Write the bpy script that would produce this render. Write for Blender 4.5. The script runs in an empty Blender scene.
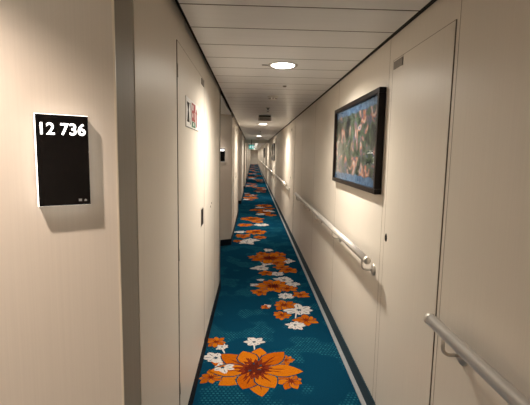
import bpy, bmesh, math, random
from mathutils import Matrix, Vector
random.seed(7)
C = bpy.context.scene.collection
PI = math.pi

# ---------------------------------------------------------------- dimensions
XL, XR = -0.36, 0.742          # corridor side walls
H = 2.184                      # ceiling height
P = 5.37                       # the corridor repeats every 5.37 m
YN, YF = -4.6, 58.8            # near / far end
XB = -1.12                     # back of the cabin alcoves
EYE = 1.55

# ---------------------------------------------------------------- camera
cam_d = bpy.data.cameras.new('camera')
cam = bpy.data.objects.new('camera', cam_d)
C.objects.link(cam)
cam_d.sensor_fit = 'HORIZONTAL'
cam_d.sensor_width = 36.0
cam_d.lens = 380.0 / 530.0 * 36.0
cam_d.shift_y = -5.5 / 530.0
cam_d.clip_start = 0.02
cam_d.clip_end = 200
cam.matrix_world = Matrix(((0.9994, -0.0137, -0.0331, 0.0),
                           (-0.0314, 0.1124, -0.9932, 0.0),
                           (0.0173, 0.9936, 0.1119, EYE),
                           (0, 0, 0, 1)))
bpy.context.scene.camera = cam

# ---------------------------------------------------------------- world, exposure
w = bpy.data.worlds.new('world')
bpy.context.scene.world = w
w.use_nodes = True
w.node_tree.nodes['Background'].inputs[0].default_value = (0.9, 0.75, 0.6, 1)
w.node_tree.nodes['Background'].inputs[1].default_value = 0.02
vs = bpy.context.scene.view_settings
vs.view_transform = 'Standard'
vs.look = 'None'
vs.exposure = 0.48
bpy.context.scene.cycles.diffuse_bounces = 8
vs.gamma = 1.0
vs.use_curve_mapping = False
LAMP_W = 150.0                  # corridor downlights
ALCOVE_W = 50.0
ALCOVE_FILL_W = 46.0           # added fill lamp that brightens the slanted wall, set further from it                
LAMP_COL = (1.0, 0.92, 0.80)
ALCOVE_COL = (1.0, 0.81, 0.68)

# ---------------------------------------------------------------- materials
def mat(name, col, rough=0.5, metal=0.0, noise=0.0, scale=(20, 20, 20), emit=None, estr=0.0, bump=0.0, coat=0.0):
    m = bpy.data.materials.new(name)
    m.use_nodes = True
    nt = m.node_tree
    b = nt.nodes['Principled BSDF']
    b.inputs['Base Color'].default_value = (*col, 1)
    b.inputs['Roughness'].default_value = rough
    if name.startswith('carpet_'): b.inputs['Specular IOR Level'].default_value = 0.0
    if name.startswith(('dark_brown', 'gloss_black', 'matt_black', 'black_navy')): b.inputs['Specular IOR Level'].default_value = 0.18
    b.inputs['Metallic'].default_value = metal
    if coat:
        b.inputs['Coat Weight'].default_value = coat
        b.inputs['Coat Roughness'].default_value = 0.05
    if noise or bump:
        tc = nt.nodes.new('ShaderNodeTexCoord')
        mp = nt.nodes.new('ShaderNodeMapping')
        mp.inputs['Scale'].default_value = scale
        nz = nt.nodes.new('ShaderNodeTexNoise')
        nz.inputs['Scale'].default_value = 1.0
        nz.inputs['Detail'].default_value = 4.0
        nt.links.new(tc.outputs['Object'], mp.inputs['Vector'])
        nt.links.new(mp.outputs[0], nz.inputs['Vector'])
        if noise:
            r = nt.nodes.new('ShaderNodeValToRGB')
            r.color_ramp.elements[0].position = 0.3
            r.color_ramp.elements[1].position = 0.7
            r.color_ramp.elements[0].color = (*[c * (1 - noise) for c in col], 1)
            r.color_ramp.elements[1].color = (*[min(1, c * (1 + noise)) for c in col], 1)
            nt.links.new(nz.outputs['Fac'], r.inputs['Fac'])
            nt.links.new(r.outputs['Color'], b.inputs['Base Color'])
        if bump:
            bp = nt.nodes.new('ShaderNodeBump')
            bp.inputs['Strength'].default_value = bump
            bp.inputs['Distance'].default_value = 0.002
            nt.links.new(nz.outputs['Fac'], bp.inputs['Height'])
            nt.links.new(bp.outputs[0], b.inputs['Normal'])
    if emit:
        b.inputs['Emission Color'].default_value = (*emit, 1)
        b.inputs['Emission Strength'].default_value = estr
    return m

M = {}
M['wall'] = mat('cream_laminate', (0.70, 0.64, 0.56), 0.42, noise=0.022, scale=(240, 240, 1.6))
M['door'] = mat('cream_door_laminate', (0.71, 0.65, 0.57), 0.40, noise=0.022, scale=(240, 240, 1.6))
M['seam'] = mat('dark_seam', (0.075, 0.052, 0.035), 0.8, noise=0.1)
M['softseam'] = mat('panel_joint', (0.30, 0.245, 0.19), 0.6, noise=0.05)
M['seamleft'] = mat('door_seam', (0.17, 0.13, 0.095), 0.7, noise=0.05)
M['post'] = mat('grey_corner_laminate', (0.27, 0.245, 0.205), 0.5, noise=0.05, scale=(170, 170, 1.6))
M['bead'] = mat('pale_edge_bead', (0.80, 0.72, 0.60), 0.35, noise=0.03)
M['ceil'] = mat('ceiling_plank_metal', (0.74, 0.735, 0.725), 0.34, noise=0.02, scale=(3, 30, 3))
M['joint'] = mat('ceiling_joint', (0.10, 0.085, 0.07), 0.8, noise=0.1)
M['void'] = mat('dark_ceiling_void', (0.006, 0.005, 0.004), 0.9, noise=0.1)
M['base'] = mat('dark_teal_skirting', (0.004, 0.028, 0.045), 0.9, noise=0.2, scale=(200, 200, 200))
M['basel'] = mat('black_navy_skirting', (0.002, 0.007, 0.013), 0.8, noise=0.2, scale=(200, 200, 200))
M['strip'] = mat('pale_guide_strip', (0.26, 0.265, 0.27), 0.5, noise=0.05)
M['orange'] = mat('carpet_orange', (0.33, 0.075, 0.004), 0.95, noise=0.22, scale=(160, 60, 60))
M['amber'] = mat('carpet_amber', (0.40, 0.115, 0.006), 0.95, noise=0.2, scale=(160, 60, 60))
M['rust'] = mat('carpet_rust', (0.13, 0.020, 0.008), 0.95, noise=0.5, scale=(130, 130, 60))
M['deep'] = mat('carpet_maroon', (0.075, 0.012, 0.007), 0.95, noise=0.4, scale=(130, 130, 60))
M['white'] = mat('carpet_white', (0.48, 0.45, 0.43), 0.95, noise=0.12, scale=(160, 60, 60))
M['alu'] = mat('brushed_aluminium', (0.60, 0.575, 0.55), 0.28, 0.6, noise=0.06, scale=(300, 2, 300))
M['alucap'] = mat('satin_end_cap', (0.70, 0.66, 0.60), 0.35, 0.6, noise=0.03)
M['steel'] = mat('bracket_steel', (0.56, 0.52, 0.47), 0.32, 0.6, noise=0.06)
M['frame'] = mat('dark_brown_frame_wood', (0.008, 0.005, 0.004), 0.32, noise=0.25, scale=(90, 4, 90))
M['black'] = mat('gloss_black_plate', (0.006, 0.005, 0.005), 0.25, noise=0.1)
M['matblack'] = mat('matt_black', (0.006, 0.005, 0.005), 0.7, noise=0.1)
M['darkgrey'] = mat('dark_grey_metal', (0.07, 0.06, 0.05), 0.45, 0.4, noise=0.08)
M['greyplate'] = mat('grey_closer_plate', (0.20, 0.17, 0.14), 0.45, 0.3, noise=0.08)
M['boxgrey'] = mat('warm_grey_housing', (0.58, 0.53, 0.47), 0.45, noise=0.05)
M['offwhite'] = mat('offwhite_plastic', (0.70, 0.67, 0.62), 0.4, noise=0.03)
M['signwhite'] = mat('sign_white', (0.80, 0.79, 0.76), 0.35, noise=0.02)
M['signred'] = mat('sign_red', (0.27, 0.008, 0.010), 0.4, noise=0.05)
M['signgreen'] = mat('sign_green', (0.01, 0.13, 0.065), 0.4, noise=0.05)
M['edge'] = mat('lit_acrylic_edge', (0.9, 0.88, 0.85), 0.4, noise=0.02, emit=(1.0, 0.93, 0.84), estr=2.5)
M['digit'] = mat('lit_numerals', (0.9, 0.9, 0.9), 0.4, noise=0.02, emit=(1.0, 0.95, 0.89), estr=2.2)
M['icon'] = mat('dim_icons', (0.30, 0.30, 0.30), 0.5, noise=0.05)
M['lens'] = mat('lamp_lens', (0.9, 0.88, 0.82), 0.4, noise=0.02, emit=(1.0, 0.93, 0.82), estr=9.0)
M['trimring'] = mat('lamp_trim', (0.50, 0.47, 0.43), 0.35, 0.5, noise=0.04)
M['exit'] = mat('exit_green_lit', (0.02, 0.35, 0.30), 0.4, noise=0.05, emit=(0.05, 0.42, 0.38), estr=0.5)
M['exitw'] = mat('exit_white_lit', (0.8, 0.9, 0.85), 0.4, noise=0.02, emit=(0.6, 0.85, 0.8), estr=0.55)

def carpet():
    m = bpy.data.materials.new('teal_carpet')
    m.use_nodes = True
    nt = m.node_tree
    b = nt.nodes['Principled BSDF']
    b.inputs['Roughness'].default_value = 0.95
    b.inputs['Specular IOR Level'].default_value = 0.0
    N = nt.nodes.new
    Lk = nt.links.new
    tc = N('ShaderNodeTexCoord')
    big = N('ShaderNodeTexNoise'); big.inputs['Scale'].default_value = 3.0; big.inputs['Detail'].default_value = 2
    Lk(tc.outputs['Object'], big.inputs['Vector'])
    mask = N('ShaderNodeValToRGB')
    mask.color_ramp.elements[0].position = 0.50; mask.color_ramp.elements[1].position = 0.54
    Lk(big.outputs['Fac'], mask.inputs['Fac'])
    br = N('ShaderNodeTexBrick')
    br.inputs['Color1'].default_value = (1, 1, 1, 1); br.inputs['Color2'].default_value = (0.35, 0.35, 0.35, 1)
    br.inputs['Mortar'].default_value = (0, 0, 0, 1)
    br.inputs['Scale'].default_value = 13; br.inputs['Mortar Size'].default_value = 0.075
    br.inputs['Brick Width'].default_value = 0.34; br.inputs['Row Height'].default_value = 0.30
    Lk(tc.outputs['Object'], br.inputs['Vector'])
    mul = N('ShaderNodeMath'); mul.operation = 'MULTIPLY'
    Lk(mask.outputs['Color'], mul.inputs[0]); Lk(br.outputs['Color'], mul.inputs[1])
    fine = N('ShaderNodeTexNoise'); fine.inputs['Scale'].default_value = 180; fine.inputs['Detail'].default_value = 2
    Lk(tc.outputs['Object'], fine.inputs['Vector'])
    cr = N('ShaderNodeValToRGB')
    cr.color_ramp.elements[0].position = 0.3; cr.color_ramp.elements[1].position = 0.7
    cr.color_ramp.elements[0].color = (0.002, 0.026, 0.054, 1)
    cr.color_ramp.elements[1].color = (0.004, 0.042, 0.080, 1)
    Lk(fine.outputs['Fac'], cr.inputs['Fac'])
    mx = N('ShaderNodeMixRGB'); mx.inputs['Color2'].default_value = (0.018, 0.115, 0.15, 1)
    f = N('ShaderNodeMath'); f.operation = 'MULTIPLY'; f.inputs[1].default_value = 1.0
    Lk(mul.outputs[0], f.inputs[0]); Lk(f.outputs[0], mx.inputs['Fac'])
    Lk(cr.outputs['Color'], mx.inputs['Color1'])
    Lk(mx.outputs['Color'], b.inputs['Base Color'])
    return m
M['carpet'] = carpet()

def artwork(name, seed):
    """a printed collage: dark figures and flowers in orange, green and white on blue, blue bands top and bottom"""
    m = bpy.data.materials.new(name)
    m.use_nodes = True
    nt = m.node_tree
    b = nt.nodes['Principled BSDF']
    b.inputs['Roughness'].default_value = 0.6
    b.inputs['Specular IOR Level'].default_value = 0.1
    N = nt.nodes.new
    Lk = nt.links.new
    tc = N('ShaderNodeTexCoord')
    mp = N('ShaderNodeMapping'); mp.inputs['Location'].default_value = (seed, seed * 1.7, seed * 0.3)
    Lk(tc.outputs['Object'], mp.inputs['Vector'])
    nz = N('ShaderNodeTexNoise'); nz.inputs['Scale'].default_value = 9.0; nz.inputs['Detail'].default_value = 5; nz.inputs['Distortion'].default_value = 1.2
    Lk(mp.outputs[0], nz.inputs['Vector'])
    cr = N('ShaderNodeValToRGB')
    els = [(0.30, (0.010, 0.012, 0.018)), (0.42, (0.035, 0.048, 0.035)), (0.50, (0.085, 0.12, 0.07)), (0.555, (0.06, 0.075, 0.14)), (0.61, (0.40, 0.15, 0.06)), (0.66, (0.42, 0.40, 0.38)), (0.74, (0.05, 0.06, 0.16))]
    while len(cr.color_ramp.elements) < len(els):
        cr.color_ramp.elements.new(0.5)
    for e, (p, c) in zip(cr.color_ramp.elements, els):
        e.position = p; e.color = (*[v * 0.62 for v in c], 1)
    Lk(nz.outputs['Fac'], cr.inputs['Fac'])
    # bands
    sp = N('ShaderNodeSeparateXYZ'); Lk(tc.outputs['Object'], sp.inputs[0])
    ab = N('ShaderNodeMath'); ab.operation = 'ABSOLUTE'; Lk(sp.outputs['Z'], ab.inputs[0])
    wob = N('ShaderNodeTexNoise'); wob.inputs['Scale'].default_value = 12; Lk(mp.outputs[0], wob.inputs['Vector'])
    ad = N('ShaderNodeMath'); ad.operation = 'MULTIPLY_ADD'; ad.inputs[1].default_value = 0.05; Lk(wob.outputs['Fac'], ad.inputs[0]); Lk(ab.outputs[0], ad.inputs[2])
    gt = N('ShaderNodeMath'); gt.operation = 'GREATER_THAN'; gt.inputs[1].default_value = 0.245; Lk(ad.outputs[0], gt.inputs[0])
    bl = N('ShaderNodeTexNoise'); bl.inputs['Scale'].default_value = 30; Lk(mp.outputs[0], bl.inputs['Vector'])
    bc = N('ShaderNodeValToRGB')
    bc.color_ramp.elements[0].position = 0.35; bc.color_ramp.elements[0].color = (0.02, 0.05, 0.11, 1)
    bc.color_ramp.elements[1].position = 0.65; bc.color_ramp.elements[1].color = (0.08, 0.14, 0.22, 1)
    Lk(bl.outputs['Fac'], bc.inputs['Fac'])
    mx = N('ShaderNodeMixRGB'); Lk(gt.outputs[0], mx.inputs['Fac']); Lk(cr.outputs['Color'], mx.inputs['Color1']); Lk(bc.outputs['Color'], mx.inputs['Color2'])
    Lk(mx.outputs['Color'], b.inputs['Base Color'])
    return m

def glass():
    m = bpy.data.materials.new('picture_glass')
    m.use_nodes = True
    nt = m.node_tree
    nt.nodes.clear()
    o = nt.nodes.new('ShaderNodeOutputMaterial')
    t = nt.nodes.new('ShaderNodeBsdfTransparent')
    g = nt.nodes.new('ShaderNodeBsdfGlossy'); g.inputs['Roughness'].default_value = 0.03
    fr = nt.nodes.new('ShaderNodeFresnel'); fr.inputs['IOR'].default_value = 1.22
    mx = nt.nodes.new('ShaderNodeMixShader')
    ge = nt.nodes.new('ShaderNodeNewGeometry')
    sb = nt.nodes.new('ShaderNodeMath'); sb.operation = 'SUBTRACT'; sb.inputs[0].default_value = 1.0; nt.links.new(ge.outputs['Backfacing'], sb.inputs[1])
    ml = nt.nodes.new('ShaderNodeMath'); ml.operation = 'MULTIPLY'; nt.links.new(fr.outputs[0], ml.inputs[0]); nt.links.new(sb.outputs[0], ml.inputs[1])
    nt.links.new(ml.outputs[0], mx.inputs[0]); nt.links.new(t.outputs[0], mx.inputs[1]); nt.links.new(g.outputs[0], mx.inputs[2])
    nt.links.new(mx.outputs[0], o.inputs[0])
    return m
M['glass'] = glass()

# ---------------------------------------------------------------- mesh helpers
class MB:
    def __init__(self):
        self.bm = bmesh.new(); self.mats = []
    def mi(self, m):
        if m not in self.mats: self.mats.append(m)
        return self.mats.index(m)
    def box(self, x0, x1, y0, y1, z0, z1, m, T=None):
        vs_ = [Vector((x, y, z)) for x in (x0, x1) for y in (y0, y1) for z in (z0, z1)]
        if T is not None: vs_ = [T @ v for v in vs_]
        v = [self.bm.verts.new(p) for p in vs_]
        i = self.mi(m)
        for q in ((0, 1, 3, 2), (4, 6, 7, 5), (0, 4, 5, 1), (2, 3, 7, 6), (0, 2, 6, 4), (1, 5, 7, 3)):
            f = self.bm.faces.new([v[k] for k in q]); f.material_index = i
        return self
    def prism(self, pts, z0, z1, m):
        """vertical prism over a polygon in plan"""
        i = self.mi(m)
        a = [self.bm.verts.new((x, y, z0)) for x, y in pts]
        b = [self.bm.verts.new((x, y, z1)) for x, y in pts]
        n = len(pts)
        fs = [self.bm.faces.new(a[::-1]), self.bm.faces.new(b)]
        for k in range(n):
            fs.append(self.bm.faces.new([a[k], a[(k + 1) % n], b[(k + 1) % n], b[k]]))
        for f in fs: f.material_index = i
        return self
    def slab(self, pts, d, m, T):
        """polygon in the local xz-plane, thickness d along local +y towards y=-d; placed by T"""
        i = self.mi(m)
        a = [self.bm.verts.new(T @ Vector((x, 0, z))) for x, z in pts]
        b = [self.bm.verts.new(T @ Vector((x, -d, z))) for x, z in pts]
        n = len(pts)
        fs = [self.bm.faces.new(a), self.bm.faces.new(b[::-1])]
        for k in range(n):
            fs.append(self.bm.faces.new([a[k], a[(k + 1) % n], b[(k + 1) % n], b[k]]))
        for f in fs: f.material_index = i
        return self
    def lathe(self, prof, m, T=None, seg=32):
        """prof: (r, h) around local z"""
        i = self.mi(m)
        T = T or Matrix()
        rings = []
        for r, h in prof:
            if r < 1e-6: rings.append([self.bm.verts.new(T @ Vector((0, 0, h)))])
            else: rings.append([self.bm.verts.new(T @ Vector((r * math.cos(2 * PI * k / seg), r * math.sin(2 * PI * k / seg), h))) for k in range(seg)])
        for A, B in zip(rings, rings[1:]):
            for k in range(seg):
                k2 = (k + 1) % seg
                if len(A) == 1 and len(B) == 1: continue
                if len(A) == 1: f = self.bm.faces.new([A[0], B[k], B[k2]])
                elif len(B) == 1: f = self.bm.faces.new([A[k], A[k2], B[0]])
                else: f = self.bm.faces.new([A[k], A[k2], B[k2], B[k]])
                f.material_index = i; f.smooth = True
        return self
    def tube(self, pts, r, m, seg=14):
        i = self.mi(m)
        pts = [Vector(p) for p in pts]
        rings = []
        up = Vector((1, 0, 0))
        for k, p in enumerate(pts):
            d = (pts[min(k + 1, len(pts) - 1)] - pts[max(k - 1, 0)]).normalized()
            a = d.cross(up)
            if a.length < 0.05: a = d.cross(Vector((0, 0, 1)))
            a.normalize(); b = d.cross(a)
            rings.append([self.bm.verts.new(p + a * r * math.cos(2 * PI * q / seg) + b * r * math.sin(2 * PI * q / seg)) for q in range(seg)])
        for A, B in zip(rings, rings[1:]):
            for q in range(seg):
                f = self.bm.faces.new([A[q], A[(q + 1) % seg], B[(q + 1) % seg], B[q]]); f.material_index = i; f.smooth = True
        for R_ in (rings[0][::-1], rings[-1]):
            f = self.bm.faces.new(R_); f.material_index = i
        return self
    def poly(self, pts, m):
        f = self.bm.faces.new([self.bm.verts.new(p) for p in pts]); f.material_index = self.mi(m)
        return self
    def build(self, name, parent=None, bevel=0.0):
        bmesh.ops.recalc_face_normals(self.bm, faces=self.bm.faces[:])
        me = bpy.data.meshes.new(name)
        self.bm.to_mesh(me); self.bm.free()
        for m in self.mats: me.materials.append(m)
        o = bpy.data.objects.new(name, me)
        C.objects.link(o)
        if parent: o.parent = parent
        if bevel:
            bv = o.modifiers.new('bevel', 'BEVEL'); bv.width = bevel; bv.segments = 3; bv.limit_method = 'ANGLE'
        return o

def thing(name, label, cat, loc=(0, 0, 0), group=None, rz=0.0):
    o = bpy.data.objects.new(name, None)
    C.objects.link(o)
    o.location = loc; o.rotation_euler = (0, 0, rz); o.empty_display_size = 0.05
    o['label'] = label; o['category'] = cat
    if group: o['group'] = group
    return o
def tag(o, label, cat, group=None):
    o['label'] = label; o['category'] = cat
    if group: o['group'] = group
    return o
def struct(o, label=None, cat=None):
    o['kind'] = 'structure'
    if label: o['label'] = label; o['category'] = cat
    return o
def dup(root, loc, label):
    r = root.copy(); C.objects.link(r); r.location = loc; r['label'] = label
    for ch in list(root.children):
        c = ch.copy(); C.objects.link(c); c.parent = r
        for g in list(ch.children):
            d = g.copy(); C.objects.link(d); d.parent = c
    return r
ORD = ['nearest', 'second', 'third', 'fourth', 'fifth', 'sixth', 'seventh', 'eighth', 'ninth', 'tenth', 'eleventh', 'twelfth']

# ================================================================ THE SHELL
KS = list(range(-1, 11))       # repeats of the corridor
POST0, POST1 = 1.027, 1.195     # grey corner post on the corridor face
REC0 = 4.27                    # where the next alcove opens
DIAG = 0.573                   # slope of the slanted alcove wall
# ---- floor with the woven flowers
fl = MB()
fl.box(XB - 0.1, XR + 0.06, YN - 0.06, YF + 0.06, -0.08, 0.0, M['carpet'])
layer = [0.0004]
def petal(cx, cy, ang, r0, r1, wd, m, z, notch=False):
    d = Vector((math.cos(ang), math.sin(ang), 0)); n = Vector((-d.y, d.x, 0)); c = Vector((cx, cy, z))
    L = r1 - r0
    prof = [(0, .18), (.18, .62), (.42, .98), (.62, .95), (.80, .62), (.92, .28)]
    pts = [c + d * (r0 + L * t) + n * wd * k * 0.5 for t, k in prof]
    if notch: pts += [c + d * r1 + n * wd * .18, c + d * (r1 - L * .12), c + d * r1 - n * wd * .18]
    else: pts += [c + d * r1]
    pts += [c + d * (r0 + L * t) - n * wd * k * 0.5 for t, k in reversed(prof)]
    fl.poly(pts, m)
def star(cx, cy, r0, r1, n, a0, m, z, rnd):
    pts = []
    for k in range(2 * n):
        q = (r1 if k % 2 else r0) * rnd.uniform(.85, 1.12)
        pts.append(Vector((cx + q * math.cos(a0 + PI * k / n), cy + q * math.sin(a0 + PI * k / n), z)))
    fl.poly(pts, m)
def flower(kind, cx, cy, r, rnd):
    z0 = layer[0]; layer[0] += 0.000005
    r = min(r, max(0.04, (XR - 0.075) - cx), 0.6)
    a0 = rnd.uniform(0, 2 * PI)
    e = 0.00003
    if kind == 'O':
        n = 13
        for q, k in enumerate([k for k in range(n) if k % 2 == 0] + [k for k in range(n) if k % 2]):
            a = a0 + 2 * PI * k / n + rnd.uniform(-.12, .12)
            L = r * rnd.uniform(.80, 1.10)
            petal(cx, cy, a, r * .10, L * 1.03, r * .56, M['carpet'], z0 + e * 2 * q)
            petal(cx, cy, a, r * .12, L, r * .49, M['amber' if k % 3 else 'orange'], z0 + e * (2 * q + 1))
            zt = z0 + e * (2 * q + 1.5)
            petal(cx, cy, a + rnd.uniform(.03, .09), r * .34, L * rnd.uniform(.62, .8), r * .035, M['rust'], zt)
            petal(cx, cy, a - rnd.uniform(.10, .18), r * .34, L * rnd.uniform(.55, .7), r * .03, M['rust'], zt)
        z1 = z0 + e * (2 * n + 1)
        star(cx, cy, r * .30, r * .47, 17, a0, M['rust'], z1, rnd)
        star(cx, cy, r * .20, r * .30, 13, a0 + .2, M['deep'], z1 + e, rnd)
        for k in range(12):
            a = rnd.uniform(0, 2 * PI); q = r * rnd.uniform(.05, .34)
            petal(cx + q * math.cos(a), cy + q * math.sin(a), a, 0, r * .085, r * .045, M['orange' if k % 3 else 'carpet'], z1 + e * 2)
    elif kind == 'o':
        n = 8
        for k in range(n):
            a = a0 + 2 * PI * k / n + rnd.uniform(-.2, .2)
            L = r * rnd.uniform(.68, 1.12)
            petal(cx, cy, a, r * .05, L * 1.04, r * .66, M['carpet'], z0 + e * 2 * k)
            petal(cx, cy, a, r * .05, L, r * .56, M['orange' if k % 2 else 'amber'], z0 + e * (2 * k + 1))
        star(cx, cy, r * .16, r * .42, 9, a0, M['rust'], z0 + e * 18, rnd)
    else:
        n = 8
        for k in range(n):
            a = a0 + 2 * PI * k / n + rnd.uniform(-.25, .25)
            L = r * rnd.uniform(.66, 1.12)
            petal(cx, cy, a, r * .10, L, r * rnd.uniform(.42, .62), M['white'], z0 + e * 2 * k, True)
            petal(cx, cy, a + .05, r * .30, L * .85, r * .06, M['carpet'], z0 + e * (2 * k + 1))
        star(cx, cy, r * .10, r * .24, 7, a0, M['carpet'], z0 + e * 18, rnd)
def stem(x0, y0, x1, y1, wd=0.008):
    d = Vector((x1 - x0, y1 - y0, 0)).normalized(); n = Vector((-d.y, d.x, 0)) * wd
    a, b = Vector((x0, y0, .0003)), Vector((x1, y1, .0003))
    fl.poly([a - n, b - n * .6, b + n * .6, a + n], M['white'])
FL = [('O', 0.036, 2.601, 0.319), ('o', -0.284, 2.999, 0.074), ('w', -0.228, 2.917, 0.048), ('w', -0.262, 2.751, 0.091),
 ('w', 0.030, 3.000, 0.075), ('o', 0.283, 2.453, 0.09), ('o', -0.27, 2.50, 0.075), ('w', 0.484, 3.655, 0.131), ('o', 0.522, 3.424, 0.114),
 ('o', 0.343, 3.781, 0.125), ('w', 0.406, 3.317, 0.083), ('o', 0.303, 3.534, 0.088), ('w', 0.385, 4.033, 0.089), ('o', 0.55, 4.066, 0.101),
 ('w', 0.165, 3.753, 0.041), ('o', 0.154, 3.727, 0.051), ('O', 0.258, 4.351, 0.214), ('o', 0.50, 4.982, 0.180), ('O', 0.277, 5.572, 0.302),
 ('w', 0.131, 5.063, 0.123), ('w', 0.407, 4.569, 0.137), ('w', 0.53, 5.418, 0.118), ('w', 0.266, 6.051, 0.085), ('o', 0.366, 5.310, 0.130),
 ('w', 0.045, 4.381, 0.055), ('w', 0.121, 4.564, 0.045), ('o', 0.067, 5.621, 0.11),
 ('O', -0.003, 9.006, 0.30), ('w', 0.220, 8.244, 0.17), ('o', -0.154, 8.221, 0.19), ('O', 0.081, 7.480, 0.24), ('w', -0.23, 7.464, 0.11),
 ('o', -0.168, 7.095, 0.17), ('w', -0.085, 6.603, 0.16), ('o', -0.247, 6.674, 0.10), ('w', -0.015, 6.764, 0.13), ('o', 0.12, 8.65, 0.16), ('o', 0.15, 7.0, 0.13),
 ('O', 0.36, 11.4, 0.29), ('o', 0.161, 10.495, 0.21), ('w', 0.441, 10.3, 0.18), ('o', 0.458, 9.643, 0.19), ('w', 0.22, 9.75, 0.15), ('O', 0.33, 10.05, 0.22), ('w', 0.2, 11.0, 0.15), ('o', 0.48, 10.8, 0.17)]
FL += [('o', 0.16, 5.80, 0.11), ('o', 0.42, 5.78, 0.12), ('w', 0.22, 5.28, 0.09), ('o', 0.10, 4.15, 0.10), ('o', 0.42, 4.27, 0.11), ('w', 0.33, 4.80, 0.09), ('o', 0.20, 4.85, 0.10), ('w', 0.50, 4.42, 0.08), ('o', 0.42, 5.10, 0.10), ('w', -0.20, 2.62, 0.07), ('o', 0.27, 2.72, 0.06)]
rnd = random.Random(11)
for f_ in FL: flower(f_[0], f_[1], f_[2], f_[3] * (1.0 if f_[0] == 'O' else 1.22), rnd)
stem(0.030, 2.98, 0.034, 2.86); stem(0.45, 3.6, 0.41, 3.36); stem(-0.228, 2.9, -0.20, 2.82); stem(0.12, 5.05, 0.30, 4.8)
side, yy = -1, 12.9
while yy < YF - 1:
    cx = 0.16 + side * 0.25
    for q in range(11):
        kd = 'OowowOwowoo'[q]
        r = {'O': .27, 'o': .17, 'w': .14}[kd] * rnd.uniform(.8, 1.15)
        x = min(max(cx + rnd.uniform(-.24, .24), XL + r * .9), XR - .09 - r * .8)
        flower(kd, x, yy + rnd.uniform(-.2, 2.1), r, rnd)
    yy += 2.75; side = -side
# clusters of the same pattern on the stretch behind the camera
for q in range(14):
    kd = 'Oowowo'[q % 6]; r = {'O': .26, 'o': .14, 'w': .11}[kd]
    flower(kd, rnd.uniform(XL + r, XR - .1 - r), rnd.uniform(YN + .5, 1.4), r, rnd)
struct(fl.build('floor'))

# ---- ceiling planks with shadow gaps, over a dark void
ce = MB()
y = 1.726 - 0.3 * 21
while y < YF:
    y1 = min(y + 0.289, YF)
    ce.box(XL + 0.036, XR - 0.025, max(y, YN), y1, H, H + 0.003, M['ceil'])
    ce.box(XL + 0.036, XR - 0.025, y + 0.2892, y + 0.2998, H + 0.0005, H + 0.003, M['joint']) if y > YN else None
    y += 0.3
ce.box(XB - 0.1, XR + 0.06, YN - 0.06, YF + 0.06, H + 0.045, H + 0.09, M['void'])
ce.box(XR - 0.023, XR - 0.0005, YN, YF, H + 0.001, H + 0.003, M['void'])
for k in KS:                   # flat boards over the alcoves
    ya = k * P + REC0 - P + 0.0
    yb = ya + (POST0 + P - REC0)
    ce.box(XB, XL - 0.004, max(ya, YN) - 0.02, min(yb, YF), H, H + 0.02, M['ceil'])
struct(ce.build('ceiling'))

# ---- right wall
rw = MB()
rw.box(XR, XR + 0.06, YN, YF, 0.0, H + 0.046, M['wall'])
for k in KS:
    y0 = k * P
    for yv, kind in ((1.412, 'softseam'), (2.125, 'softseam'), (3.36, 'softseam'), (4.6, 'softseam'), (5.75, 'softseam')):
        if YN < y0 + yv < YF:
            rw.box(XR - 0.0006, XR + 0.002, y0 + yv - 0.0015, y0 + yv + 0.0015, 0.1, H, M[kind])
struct(rw.build('wall_right'))
# ---- left wall: corridor faces, grey posts, alcoves with slanted end walls
lw = MB()
T_ = 0.05
for k in KS:
    y0 = k * P
    a, b = y0 + POST1, y0 + REC0 - 0.16
    lw.prism([(XL, a), (XL, b), (XL - T_, b), (XL - T_, a)], 0, H + 0.046, M['wall'])
    lw.prism([(XL - 0.001, b), (XL - 0.001, b + 0.15), (XL - 0.008, b + 0.16), (XL - T_, b + 0.16), (XL - T_, b)], 0, H + 0.046, M['post'])
    # grey post, and the pale bead on its near corner
    lw.prism([(XL - 0.002, y0 + POST0 + 0.006), (XL - 0.002, a), (XL - T_, a), (XL - T_, y0 + POST0 + 0.03)], 0, H + 0.046, M['post'])
    lw.prism([(XL, y0 + POST0), (XL, y0 + POST0 + 0.006), (XL - 0.004, y0 + POST0 + 0.006), (XL - 0.004, y0 + POST0 - 0.0023)], 0, H + 0.046, M['bead'])
    # slanted wall
    dx = XL - 0.004 - XB
    ys = y0 + POST0 - 0.0008
    lw.prism([(XL - 0.004, ys), (XB, ys - dx * DIAG), (XB, ys - dx * DIAG + T_), (XL - 0.004, ys + 0.02)], 0, H + 0.046, M['wall'])
    # alcove: near return wall and back wall
    r0 = y0 - P + REC0
    if r0 - T_ > YN:
        lw.prism([(XL - T_, r0), (XL - T_, r0 - T_), (XB, r0 - T_), (XB, r0)], 0, H + 0.046, M['wall'])
    lw.prism([(XB, max(r0 - T_, YN)), (XB, ys - dx * DIAG + T_), (XB - T_, ys - dx * DIAG + T_), (XB - T_, max(r0 - T_, YN))], 0, H + 0.046, M['wall'])
    # faint joint in the corridor face
    lw.box(XL - 0.002, XL + 0.0006, y0 + 3.62, y0 + 3.623, 0.13, H, M['softseam'])
struct(lw.build('wall_left'))
ew = MB(); ew.box(XB - 0.1, XR + 0.06, YF, YF + 0.06, 0, H + 0.046, M['wall']); struct(ew.build('wall_far'))
ew = MB(); ew.box(XB - 0.1, XR + 0.06, YN - 0.06, YN, 0, H + 0.046, M['wall']); struct(ew.build('wall_near'))
# lintel of the fire door frame far along
tr = MB(); tr.box(XL, XR, 17.35, 17.5, H - 0.14, H, M['offwhite']); struct(tr.build('trim_1'))

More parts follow.
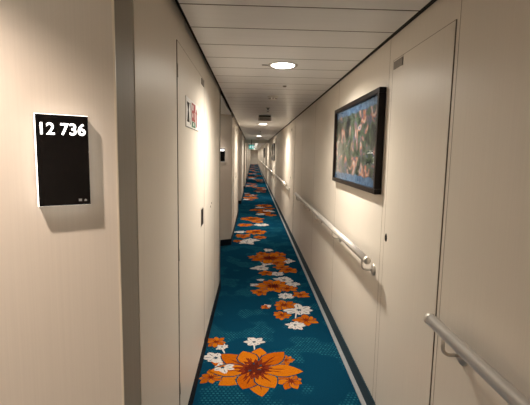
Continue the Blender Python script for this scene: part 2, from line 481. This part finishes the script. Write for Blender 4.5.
# ---- skirting
bb = MB()
bb.box(XR - 0.008, XR, YN, YF, 0.001, 0.102, M['base'])
struct(bb.build('baseboard_right'))
bb = MB()
for k in KS:
    y0 = k * P
    bb.box(XL, XL + 0.007, y0 + POST0, y0 + REC0, 0.001, 0.103, M['basel'])
    dx = XL + 0.007 - XB
    ys = y0 + POST0 - 0.0008
    bb.prism([(XL + 0.007, ys), (XB + 0.006, ys - (dx - .006) * DIAG), (XB + 0.006, ys - (dx - .006) * DIAG - 0.008), (XL + 0.007, ys - 0.008)], 0.001, 0.103, M['basel'])
struct(bb.build('baseboard_left'))
# ---- pale guide strip along the foot of the right wall
st = MB(); st.box(XR - 0.041, XR - 0.011, YN, YF, 0.0, 0.004, M['strip']); struct(st.build('trim_2'))

# ================================================================ DOORS
dn = 0
def door_right(y0):
    global dn; dn += 1
    ya, yb, zt = y0 + 1.44, y0 + 2.063, 2.052
    root = bpy.data.objects.new('door_%d' % dn, None); C.objects.link(root); root.location = (XR, y0 + 1.75, 0); struct(root)
    def rel(mb): bmesh.ops.translate(mb.bm, verts=mb.bm.verts[:], vec=(-XR, -(y0 + 1.75), 0)); return mb
    g = MB()                                             # dark gap round the leaf
    g.box(XR - 0.0015, XR, ya - 0.005, ya, 0.103, zt + 0.003, M['seam'])
    g.box(XR - 0.003, XR, yb, yb + 0.004, 0.103, zt + 0.003, M['softseam'])
    g.box(XR - 0.003, XR, ya, yb, zt, zt + 0.003, M['softseam'])
    rel(g).build('door_gap', root)
    l = MB(); l.box(XR - 0.003, XR, ya, yb, 0.103, zt, M['door']); rel(l).build('door_leaf', root)
    c = MB(); c.box(XR - 0.007, XR - 0.003, yb - 0.135, yb - 0.015, zt - 0.048, zt - 0.008, M['greyplate']); rel(c).build('closer_plate', root, 0.001)
    lk = MB()
    lk.lathe([(0, 0.004), (0.011, 0.004), (0.015, 0.0)], M['black'], Matrix.Translation((XR - 0.003, yb - 0.03, 1.105)) @ Matrix.Rotation(-PI / 2, 4, 'Y') @ Matrix.Diagonal((1.6, 1, 1, 1)), 20)
    rel(lk).build('lock', root)
    if y0 > 0:
        n_ = MB(); n_.box(XR - 0.008, XR - 0.003, y0 + 1.62, y0 + 1.82, 1.555, 1.60, M['signwhite']); rel(n_).build('number_plate', root, 0.002)
def door_left(y0):
    global dn; dn += 1
    ya, yb, zt = y0 + 1.84, y0 + 2.80, 2.065
    root = bpy.data.objects.new('door_%d' % dn, None); C.objects.link(root); root.location = (XL, y0 + 2.32, 0); struct(root)
    def rel(mb): bmesh.ops.translate(mb.bm, verts=mb.bm.verts[:], vec=(-XL, -(y0 + 2.32), 0)); return mb
    g = MB()
    g.box(XL, XL + 0.0015, ya - 0.008, ya, 0.104, zt + 0.003, M['seam'])
    g.box(XL, XL + 0.003, yb, yb + 0.014, 0.104, zt + 0.003, M['seamleft'])
    g.box(XL, XL + 0.003, ya, yb, zt, zt + 0.003, M['softseam'])
    rel(g).build('door_gap', root)
    l = MB(); l.box(XL, XL + 0.003, ya, yb, 0.104, zt, M['door']); rel(l).build('door_leaf', root)
    c = MB(); c.box(XL + 0.003, XL + 0.007, yb - 0.135, yb - 0.015, zt - 0.048, zt - 0.008, M['greyplate']); rel(c).build('closer_plate', root, 0.001)
    for z in (1.93, 1.05, 0.35):
        hg = MB(); hg.tube([(XL + 0.003, ya - 0.003, z - 0.03), (XL + 0.003, ya - 0.003, z + 0.03)], 0.004, M['steel'], 10); rel(hg).build('hinge', root)
    hd = MB()
    hd.box(XL + 0.003, XL + 0.005, yb - 0.175, yb - 0.055, 1.035, 1.165, M['steel'])
    hd.box(XL + 0.005, XL + 0.007, yb - 0.168, yb - 0.062, 1.043, 1.157, M['matblack'])
    rel(hd).build('recessed_handle', root, 0.001)
def door_cabin(y0):
    """cabin door in the back of an alcove"""
    global dn; dn += 1
    r0 = y0 - P + REC0
    ya, yb, zt = r0 + 0.5, r0 + 1.2, 2.03
    root = bpy.data.objects.new('door_%d' % dn, None); C.objects.link(root); root.location = (XB, ya, 0); struct(root)
    def rel(mb): bmesh.ops.translate(mb.bm, verts=mb.bm.verts[:], vec=(-XB, -ya, 0)); return mb
    g = MB()
    for bx in ((ya - 0.04, ya, 0.0, zt + 0.04), (yb, yb + 0.04, 0.0, zt + 0.04), (ya, yb, zt, zt + 0.04)):
        g.box(XB, XB + 0.015, *bx, M['post'])
    rel(g).build('door_frame', root)
    l = MB(); l.box(XB, XB + 0.006, ya, yb, 0.004, zt, M['door']); rel(l).build('door_leaf', root)
    h = MB(); h.box(XB + 0.006, XB + 0.012, yb - 0.10, yb - 0.05, 0.94, 1.14, M['steel'])
    h.tube([(XB + 0.012, yb - 0.075, 1.0), (XB + 0.05, yb - 0.075, 1.0), (XB + 0.055, yb - 0.10, 1.0), (XB + 0.055, yb - 0.19, 1.0)], 0.008, M['alu'], 10)
    rel(h).build('door_handle', root)
for k in range(0, 11): door_right(k * P)
for k in range(0, 11): door_left(k * P)
for k in (0, 1): door_cabin(k * P)

# small screw covers on the left wall beyond the first door
sc_ = thing('screw_cover_pair', 'pair of tiny grey marks on the left wall beyond the nearest door', 'fitting', (XL, 3.3, 1.095))
for dy_, dz in ((-0.05, 0.0), (0.03, 0.02)):
    s = MB(); s.lathe([(0, 0.003), (0.008, 0.003), (0.010, 0.0)], M['greyplate'], Matrix.Translation((0, dy_, dz)) @ Matrix.Rotation(PI / 2, 4, 'Y'), 14); s.build('screw_cover', sc_)

# ================================================================ LIT NUMBER SIGNS ON THE SLANTED WALLS
def text_mesh(txt, size, m, T, target_w, extr=0.0008, off=0.012, spacing=1.0):
    cu = bpy.data.curves.new('tmp', 'FONT'); cu.body = txt; cu.size = 1.0; cu.offset = off; cu.space_character = spacing
    o = bpy.data.objects.new('tmp', cu); C.objects.link(o)
    bpy.context.view_layer.update()
    dg = bpy.context.evaluated_depsgraph_get()
    me = bpy.data.meshes.new_from_object(o.evaluated_get(dg))
    bpy.data.objects.remove(o); bpy.data.curves.remove(cu)
    xs = [v.co.x for v in me.vertices]; ys = [v.co.y for v in me.vertices]
    x0, x1, yb, yt = min(xs), max(xs), min(ys), max(ys)
    bm = bmesh.new(); bm.from_mesh(me)
    r = bmesh.ops.extrude_face_region(bm, geom=bm.faces[:])
    for v in bm.verts: v.co.z = 0.0
    for e in r['geom']:
        if isinstance(e, bmesh.types.BMVert): e.co.z = 1.0
    for v in bm.verts:
        lx = (v.co.x - (x0 + x1) / 2) / (x1 - x0) * target_w
        lz = (v.co.y - (yb + yt) / 2) / (yt - yb) * size
        v.co = T @ Vector((lx, -v.co.z * extr, lz))
    bmesh.ops.recalc_face_normals(bm, faces=bm.faces[:])
    out = bpy.data.meshes.new('numerals'); bm.to_mesh(out); bm.free(); bpy.data.meshes.remove(me)
    out.materials.clear(); out.materials.append(m)
    return out
ANG = math.atan(DIAG)
def cabin_sign(k, label, numbered):
    s = XL - 0.4825                                           # along -x from the corner
    px = -0.4725 - (0.052 if k else 0.0)      # the second one hangs a little deeper in its alcove
    py = k * P + POST0 - 0.0008 + (px - (XL - 0.004)) * DIAG
    root = thing('cabin_number_sign', label, 'sign', (px, py, 1.526), 'lit cabin number signs', ANG)
    # local frame: x along the wall (to the right seen from the corridor), -y out of the wall
    W2, H2 = 0.0575, 0.110
    b = MB(); b.box(-W2 + .001, W2 - .001, -0.016, 0.0, -H2 + .001, H2 - .001, M['darkgrey']); b.build('mounting_box', root)
    e = MB(); e.box(-W2, W2, -0.024, -0.016, -H2, H2, M['edge']); e.build('light_panel', root, 0.001)
    f = MB(); f.box(-W2 + .0022, W2 - .0004, -0.0262, -0.024, -H2 + .0006, H2 - .0012, M['black']); fp = f.build('face_plate', root)
    if numbered:
        me = text_mesh('12 736', 0.029, M['digit'], Matrix.Translation((0.0025, -0.0262, 0.0755)), 0.097, off=0.018)
        o = bpy.data.objects.new('numerals', me); C.objects.link(o); o.parent = fp
    else:
        n_ = MB()
        for q in range(4): n_.box(-0.045 + q * 0.024, -0.029 + q * 0.024, -0.0275, -0.0262, 0.062, 0.094, M['digit'])
        o = n_.build('numerals', fp)
    for q, dx in enumerate((0.034, 0.046)):
        ic = MB()
        if q == 0:
            ic.box(dx - .0035, dx + .0035, -0.0268, -0.0262, -0.1005, -0.0945, M['icon'])
        else:
            ic.slab([(dx - .003, -0.1005), (dx + .003, -0.1005), (dx + .003, -0.098), (dx, -0.0945), (dx - .003, -0.098)], 0.0006, M['icon'], Matrix.Translation((0, -0.0262, 0)))
        ic.build('icon', fp)
cabin_sign(0, 'lit black cabin sign reading 12 736 on the wall at far left', True)
cabin_sign(1, 'small lit black cabin sign beyond the door with the red-marked sign', False)

# ================================================================ SIGN ON THE LEFT DOOR
sg = thing('safety_sign', 'white sign with black, red and green symbols on the nearest left door', 'sign', (XL + 0.003, 2.27, 1.768))
TS = Matrix.Rotation(PI / 2, 4, 'Z')       # local x -> +Y, local -y -> +X
def srect(mb, x0, x1, z0, z1, m, d0, d1):
    mb.box(x0, x1, -d1, -d0, z0, z1, M[m], TS)
p = MB(); srect(p, -0.23, 0.23, -0.08, 0.08, 'signwhite', 0.0, 0.002); p.build('sign_plate', sg)
p = MB()
srect(p, -0.23, -0.222, -0.08, 0.08, 'darkgrey', 0.002, 0.0026); srect(p, -0.222, 0.23, -0.08, -0.076, 'darkgrey', 0.002, 0.0026)
p.build('sign_border', sg)
p = MB()
TSb = TS @ Matrix.Translation((0, -0.002, 0))
p.slab([(-0.195, 0.055), (-0.155, 0.015), (-0.165, 0.0), (-0.19, -0.05), (-0.115, -0.05), (-0.13, 0.0), (-0.14, 0.015), (-0.115, 0.055)], 0.0008, M['black'], TSb)
p.slab([(-0.095, 0.06), (-0.075, 0.035), (-0.066, 0.0), (-0.075, -0.035), (-0.095, -0.06), (-0.085, -0.06), (-0.062, -0.035), (-0.052, 0.0), (-0.062, 0.035), (-0.085, 0.06)], 0.0008, M['darkgrey'], TSb)
p.build('black_symbol', sg)
p = MB(); srect(p, -0.035, 0.105, -0.034, 0.070, 'signred', 0.002, 0.0026)
srect(p, -0.012, 0.02, 0.028, 0.058, 'signwhite', 0.0026, 0.003); srect(p, -0.012, 0.012, -0.012, 0.010, 'signwhite', 0.0026, 0.003)
srect(p, 0.05, 0.06, -0.02, 0.02, 'signwhite', 0.0026, 0.003)
p.build('red_panel', sg)
p = MB(); srect(p, -0.035, 0.105, -0.069, -0.036, 'signgreen', 0.002, 0.0026); srect(p, 0.02, 0.05, -0.060, -0.042, 'signwhite', 0.0026, 0.003); p.build('green_panel', sg)
p = MB(); p.slab([(0.13, -0.06), (0.16, -0.06), (0.165, 0.02), (0.185, 0.02), (0.15, 0.05), (0.115, 0.02), (0.135, 0.02)], 0.0008, M['signred'], TSb); p.build('arrow', sg)

# ================================================================ PICTURES
def picture(y0, label, seed):
    yc, zc = y0, 1.633
    W2, H2, F = 0.5875, 0.303, 0.031
    root = thing('framed_picture', label, 'picture', (XR, yc, zc), 'framed pictures on the right wall')
    fr = MB()
    D = 0.042
    for b_ in ((-W2, W2, H2 - F, H2), (-W2, W2, -H2, -H2 + F), (-W2, -W2 + F, -H2 + F, H2 - F), (W2 - F, W2, -H2 + F, H2 - F)):
        fr.box(-D, 0.0, *b_, M['frame'])
    fr.build('frame', root, 0.004)
    a = MB(); a.box(-0.022, -0.002, -W2 + F - .001, W2 - F + .001, -H2 + F - .001, H2 - F + .001, artwork('collage_print', seed)); a.build('print', root)
    g = MB(); g.box(-0.0275, -0.0255, -W2 + F, W2 - F, -H2 + F, H2 - F, M['glass']); g.build('glass_pane', root)
picture(2.742, 'wide dark-framed picture with blue, green and orange print beside the nearest right door', 3.0)
picture(13.6, 'small-looking dark-framed picture second along the right wall', 8.0)
picture(24.4, 'tiny-looking dark-framed picture third along the right wall', 14.0)

# ================================================================ HANDRAILS
RX = XR - 0.075
def handrail(ya, yb, label):
    zc, r = 0.951, 0.0215
    root = thing('handrail', label, 'handrail', (RX, ya, zc), 'handrails along the right wall')
    L = yb - ya
    t = MB(); t.tube([(0, 0.012, 0), (0, L - 0.012, 0)], r, M['alu'], 24); t.build('rail', root)
    for y_, s in ((0.012, -1), (L - 0.012, 1)):
        c = MB(); c.lathe([(r + .0008, -0.012), (r + .0008, 0.004), (r * .8, 0.011), (0, 0.013)], M['alucap'], Matrix.Translation((0, y_, 0)) @ Matrix.Rotation(-s * PI / 2, 4, 'X'), 24); c.build('end_cap', root)
    n = max(2, int(round((L - 0.2) / 0.9)) + 1)
    for q in range(n):
        by = 0.115 + (L - 0.23) * q / (n - 1)
        k = MB()
        pts = [(0, by, -r + .004), (0, by, -0.055)]
        for a in range(1, 6):
            u = a / 5 * PI / 2
            pts.append((0.03 * (1 - math.cos(u)), by, -0.055 - 0.03 * math.sin(u)))
        pts.append((0.075 - 0.006, by, -0.085))
        k.tube(pts, 0.0065, M['steel'], 12)
        b = k.build('bracket', root)
        e = MB(); e.lathe([(0.036, 0.0), (0.036, 0.006), (0.031, 0.011), (0, 0.012)], M['steel'], Matrix.Translation((0.075, by, -0.085)) @ Matrix.Rotation(-PI / 2, 4, 'Y'), 24); e.build('rosette', b)
handrail(-1.6, 1.348, 'brushed metal handrail in the bottom right foreground, before the right door')
handrail(2.105, 5.82, 'brushed metal handrail running below the large picture')
for k in range(1, 10):
    handrail(k * P + 2.105, (k + 1) * P + 0.42, 'far brushed metal handrail, %s after the one below the large picture' % ['first', 'second', 'third', 'fourth', 'fifth', 'sixth', 'seventh', 'eighth', 'ninth'][k - 1])

# ================================================================ CEILING FITTINGS
def downlight(x, y, label, power, col, size=2.9, blend=0.95, soft=0.06, name='ceiling_downlight', group='round downlights in the corridor ceiling'):
    root = thing(name, label, 'light', (x, y, H), group)
    t = MB(); t.lathe([(0.084, 0.004), (0.084, -0.003), (0.092, -0.005), (0.106, -0.004), (0.108, 0.0)], M['trimring'], None, 40); t.build('trim_ring', root)
    l = MB(); l.lathe([(0.0, -0.010), (0.05, -0.0092), (0.074, -0.0075), (0.083, -0.003), (0.083, 0.0)], M['lens'], None, 40); l.build('lens', root)
    c = MB(); c.box(-0.150, -0.106, -0.004, 0.004, -0.004, 0.0, M['darkgrey']); c.build('spring_clip', root)
    ld = bpy.data.lights.new('downlight_beam', 'SPOT')
    ld.energy = power; ld.color = col; ld.spot_size = size; ld.spot_blend = blend; ld.shadow_soft_size = soft
    lo = bpy.data.objects.new('downlight_beam', ld); C.objects.link(lo); lo.parent = root; lo.location = (0, 0, -0.02)
    return root
for k in range(-1, 11):
    lab = 'round bright ceiling downlight, %s along the corridor' % ORD[k] if k >= 0 else 'round ceiling downlight over the corridor behind the viewer'
    downlight(0.205, k * P + 2.80, lab, LAMP_W, LAMP_COL)
for k in range(0, 4):
    downlight(-0.60, k * P + 0.55, 'round downlight over the %s cabin alcove on the left' % ORD[k], ALCOVE_W * (1.0 if k == 0 else 0.4), ALCOVE_COL, 1.90, 1.0, 0.018, name='alcove_light', group='downlights over the alcoves')
for k in range(0, 1):  # added fill lamp, put in to brighten the slanted sign wall from the front
    downlight(-0.66, k * P - 0.45, 'added fill lamp over the %s cabin alcove, nearer its entrance' % ORD[k], ALCOVE_FILL_W, ALCOVE_COL, 2.5, 1.0, 0.06, name='alcove_light', group='downlights over the alcoves')

def detector(y, label):
    root = thing('smoke_detector', label, 'detector', (0.21, y, H), 'smoke detectors')
    b = MB(); b.lathe([(0.0, -0.012), (0.058, -0.012), (0.062, 0.0)], M['offwhite'], None, 32); b.build('base', root)
    h_ = MB(); h_.lathe([(0.030, -0.012), (0.044, -0.020), (0.042, -0.034), (0.030, -0.042), (0, -0.043)], M['offwhite'], None, 32); hh = h_.build('sensor_head', root)
    for q in range(8):
        a = q * PI / 4
        s = MB(); s.box(0.036, 0.0465, -0.008, 0.008, -0.032, -0.023, M['darkgrey'], Matrix.Rotation(a, 4, 'Z')); s.build('vent_slot', hh)
def sprinkler(y, label):
    root = thing('sprinkler', label, 'sprinkler', (0.198, y, H), 'ceiling sprinklers')
    e = MB(); e.lathe([(0.0, -0.004), (0.026, -0.004), (0.030, 0.0)], M['darkgrey'], None, 24); e.build('escutcheon', root)
    b = MB(); b.tube([(0, 0, -0.002), (0, 0, -0.024)], 0.010, M['darkgrey'], 12)
    b.tube([(-0.010, 0, -0.022), (-0.014, 0, -0.036), (-0.004, 0, -0.052)], 0.003, M['darkgrey'], 8); b.tube([(0.010, 0, -0.022), (0.014, 0, -0.036), (0.004, 0, -0.052)], 0.003, M['darkgrey'], 8)
    b.build('body', root)
    d = MB(); d.lathe([(0, -0.056), (0.020, -0.056), (0.020, -0.052), (0, -0.052)], M['darkgrey'], None, 16); d.build('deflector', root)
detector(4.27, 'white smoke detector on the ceiling just past the nearest downlight')
detector(4.27 + 2 * P, 'small far smoke detector on the ceiling past the third downlight')
sprinkler(5.34, 'small dark sprinkler on the ceiling past the nearest smoke detector')
sprinkler(5.34 + P, 'tiny dark sprinkler on the ceiling past the second downlight')
sn = thing('ceiling_sensor', 'tiny dark sensor on the ceiling between nearest downlight and smoke detector', 'sensor', (0.285, 3.62, H))
b = MB(); b.lathe([(0, -0.010), (0.012, -0.010), (0.018, -0.004), (0.020, 0.0)], M['greyplate'], None, 20); b.build('dome', sn)
b = MB(); b.box(-0.20, -0.022, -0.006, 0.006, -0.003, 0.0, M['offwhite']); b.build('cable_cover', sn)

hb = thing('ceiling_box', 'shallow grey box fixed under the ceiling before the second downlight', 'box', (0.185, 6.42, H))
b = MB(); b.box(-0.10, 0.10, -0.06, 0.06, -0.022, 0.0, M['black']); b.build('mounting_rail', hb)
b = MB(); b.box(-0.105, 0.105, -0.065, 0.065, -0.085, -0.022, M['boxgrey']); bo = b.build('housing', hb, 0.004)
b = MB()
for q in range(5): b.box(-0.085, 0.085, -0.067, -0.065, -0.077 + q * 0.011, -0.072 + q * 0.011, M['darkgrey'])
b.build('grille', bo)

ex = thing('exit_sign', 'small green and white emergency exit sign hanging far down the corridor', 'sign', (-0.07, 17.1, H))
b = MB(); b.box(-0.012, 0.012, -0.012, 0.012, -0.23, 0.0, M['darkgrey']); b.build('hanger', ex)
b = MB(); b.box(-0.12, 0.12, -0.02, 0.02, -0.42, -0.23, M['exit']); pn = b.build('sign_panel', ex, 0.004)
b = MB()
TX = Matrix.Translation((0, -0.02, -0.325)) @ Matrix.Scale(0.8, 4)
b.slab([(-0.10, 0.06), (-0.05, 0.075), (-0.04, 0.05), (-0.02, 0.02), (-0.045, 0.015), (-0.055, -0.02), (-0.02, -0.06), (-0.045, -0.075), (-0.085, -0.03), (-0.12, -0.075), (-0.135, -0.06), (-0.095, 0.0)], 0.002, M['exitw'], TX)
b.slab([(0.02, 0.07), (0.12, 0.07), (0.12, -0.07), (0.02, -0.07)], 0.002, M['exitw'], TX)
b.build('running_figure', pn)
